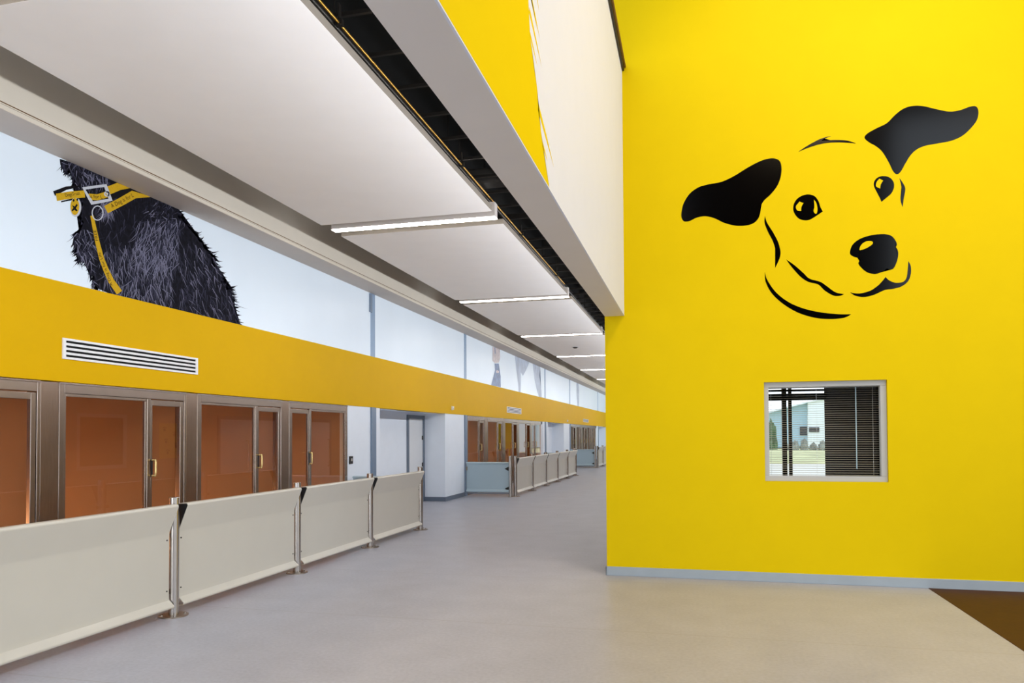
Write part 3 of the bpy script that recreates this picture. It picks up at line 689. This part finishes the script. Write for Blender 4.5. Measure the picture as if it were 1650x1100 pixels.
def bpoly(pts, y0, y1, m_, name):
    q = [Bn(*p_) for p_ in pts]; n_ = len(q)
    MB().add([(a,y0,c) for a,c in q]+[(a,y1,c) for a,c in q], [tuple(range(n_)),tuple(range(2*n_-1,n_-1,-1))]+[(i,n_+i,n_+(i+1)%n_,(i+1)%n_) for i in range(n_)]).build(name, m_, bn)
bpoly([(505,720),(668,720),(668,290),(640,290),(505,322)], YB, YB+10, M['barnwhite'], 'gable_wall')
bpoly([(120,720),(504,720),(504,322),(120,425)], YB+.6, YB+10, M['barnblue'], 'side_wall')
bpoly([(100,412),(100,426),(505,322),(670,290),(670,280),(505,310)], YB-.3, YB+10, M['barnwhite'], 'roof_edge')
bpoly([(515,540),(605,540),(605,582),(515,582)], YB-.1, YB-.02, M['glassdark'], 'window')
bpoly([(440,535),(503,535),(503,612),(440,612)], YB+.5, YB+.58, M['glassdark'], 'door')
def bush(name, lb, cx, cy, z0, rx, ry, rz, m_, grp):
    bm = bmesh.new(); bmesh.ops.create_icosphere(bm, subdivisions=4, radius=1)
    for v in bm.verts:
        k = 1+.22*math.sin(v.co.x*9+cx)*math.sin(v.co.y*8)*math.cos(v.co.z*7+cx)+random.uniform(-.07,.07)
        v.co = Vector((cx+v.co.x*rx*k, cy+v.co.y*ry*k, z0+max(v.co.z,-.2)*rz*k))
    me = bpy.data.meshes.new(name); bm.to_mesh(me); bm.free(); me.materials.append(m_)
    o = bpy.data.objects.new(name, me); col.objects.link(o); tag(o, lb, 'bush', grp)
def at80(u): return on(1, 80, 1210+u/5.5, 700).x
bush('bush','dark green bush beside the shed, seen through the internal window',at80(195),82,-.1,.62,.8,3.0,M['hedge'],None)
for k,u in enumerate((300,380,460,540,620,708)):
    bush('bush','low grey scrub in front of the shed, seen through the internal window',at80(u),79,-.1,.38,.5,.72+.22*(k%3),M['scrub'],'scrub outside the window')

# ------------------------------------------------------------------ entrance mat
t = box(2.318, 9, -5, YW-.014, 0, .004).build('entrance_mat', M['mat_']); tag(t, 'dark brown floor covering along the edge beneath the yellow wall', 'mat')

# ------------------------------------------------------------------ opposite corridor wall fittings (they mirror in the glass)
w3 = thing('window_3', None, None, (XC, 11.5, 1.0), kind='structure')
MB().box(XC-.0,XC+.06,10.9,10.97,1.0,2.05).box(XC,XC+.06,12.03,12.1,1.0,2.05).box(XC,XC+.06,10.97,12.03,1.98,2.05).box(XC,XC+.06,10.97,12.03,1.0,1.07).build('window_frame', M['winframe'], w3)
box(XC+.03,XC+.035,10.97,12.03,1.07,1.98).build('window_pane', M['glassdark'], w3)
def wdoor(n_, y0, y1, double):
    d_ = thing('door_%d' % n_, None, None, (XC, (y0+y1)/2, 0), kind='structure')
    MB().box(XC-.03,XC,y0,y0+.09,0,2.1).box(XC-.03,XC,y1-.09,y1,0,2.1).box(XC-.03,XC,y0+.09,y1-.09,2.02,2.1).build('door_frame', M['darkskirt'], d_)
    edges = [y0+.09, y1-.09] if not double else [y0+.09,(y0+y1)/2,y1-.09]
    for i in range(len(edges)-1):
        lf = box(XC-.014,XC,edges[i]+.004,edges[i+1]-.004,.008,2.016).build('door_leaf', M['door'], d_)
        hy = edges[1]+(-.12 if i == 0 else .12)
        MB().tube([(XC-.014,hy,.7),(XC-.07,hy,.7),(XC-.07,hy,1.5),(XC-.014,hy,1.5)],.013,8).build('door_handle', M['steel'], lf)
wdoor(2,14.9,17.4,True); wdoor(3,19.0,20.4,False)
t = thing('paw_poster', 'yellow poster with dark paw prints, mirrored in the glass front', 'poster', (XC,13.3,1.2))
box(XC-.006,XC,13.0,13.65,1.15,1.9).build('poster_sheet', M['poster'], t)
pw = []
for (a,c) in ((13.15,1.75),(13.45,1.65),(13.2,1.5),(13.5,1.4),(13.25,1.27)):
    for dx,dz,r in ((0,0,.035),(-.04,.045,.014),(-.014,.06,.014),(.014,.06,.014),(.04,.045,.014)):
        pw.append([(a+dx+r*math.cos(i*.628), c+dz+r*math.sin(i*.628)) for i in range(10)])
build_flat(flat(0,XC-.0075,pw),'paw_prints',M['inklet'],t,(-1,0,0))

# ------------------------------------------------------------------ light
def lamp(name, kind, loc, energy, color, target=None, size=1, sizey=None, spot=60, blend=.8):
    l = bpy.data.lights.new(name, kind); l.energy = energy; l.color = color
    if kind == 'AREA':
        l.size = size
        if sizey: l.shape = 'RECTANGLE'; l.size_y = sizey
    elif kind == 'SPOT': l.spot_size = math.radians(spot); l.spot_blend = blend; l.shadow_soft_size = size
    else: l.shadow_soft_size = size
    o = bpy.data.objects.new(name, l); col.objects.link(o); o.location = loc
    if target: o.rotation_euler = (Vector(target)-Vector(loc)).to_track_quat('-Z','Y').to_euler()
    return o
W_ = bpy.data.worlds.new('sky'); scn.world = W_; W_.use_nodes = True
nt = W_.node_tree; bg = nt.nodes['Background']
tc = nt.nodes.new('ShaderNodeTexCoord'); sx = nt.nodes.new('ShaderNodeSeparateXYZ'); cr = nt.nodes.new('ShaderNodeValToRGB')
nt.links.new(tc.outputs['Generated'], sx.inputs[0]); nt.links.new(sx.outputs['Z'], cr.inputs[0]); nt.links.new(cr.outputs[0], bg.inputs[0])
cr.color_ramp.elements[0].color = (.88,.93,1,1); cr.color_ramp.elements[1].color = (.62,.80,1,1)
bg.inputs[1].default_value = 1.9
lamp('added_fill_behind_camera','AREA',(-2.5,-5.5,1.6),150,(.93,.96,1),(-3.0,9,4.6),4,2.4)  # added fill lamp aimed up at the rafts
# hall downlights and wall washers
for i,(x_,y_) in enumerate(((1.0,6.6),(3.2,6.6))):
    lamp('hall_wall_washer','SPOT',(x_,y_,7.8),55,(1,.90,.74),(x_,8.35,4.5),.12,spot=95)
for i,(x_,y_) in enumerate(((2.2,1.5),(2.2,5.0),(5.5,3.0))):
    lamp('hall_downlight','AREA',(x_,y_,7.9),155,(1,.77,.50),(x_,y_,0),1.6)
lamp('corridor_fill_strip','AREA',(-1.2,22,3.6),830,(.90,.94,1),(-6,22,3.4),56,.12)     # added corridor fill, a made-up strip hidden behind the downstand beam
for k in range(9):                                              # added warm lamps, set low to make the glow behind the glass
    ys = [4.3,6.2,8.2,10.4,19.2,21.2,23.2,25.2,27.3]
    lamp('kennel_glow_fill','POINT',(-8.15,ys[k]-.35,.42),36,(1,.78,.55),None,.15)

scn.view_settings.view_transform = 'Standard'
scn.view_settings.look = 'None'
scn.view_settings.exposure = 0
scn.cycles.max_bounces = 10; scn.cycles.diffuse_bounces = 5; scn.cycles.transparent_max_bounces = 12
scn.cycles.use_denoising = True
scn.cycles.sample_clamp_indirect = 6
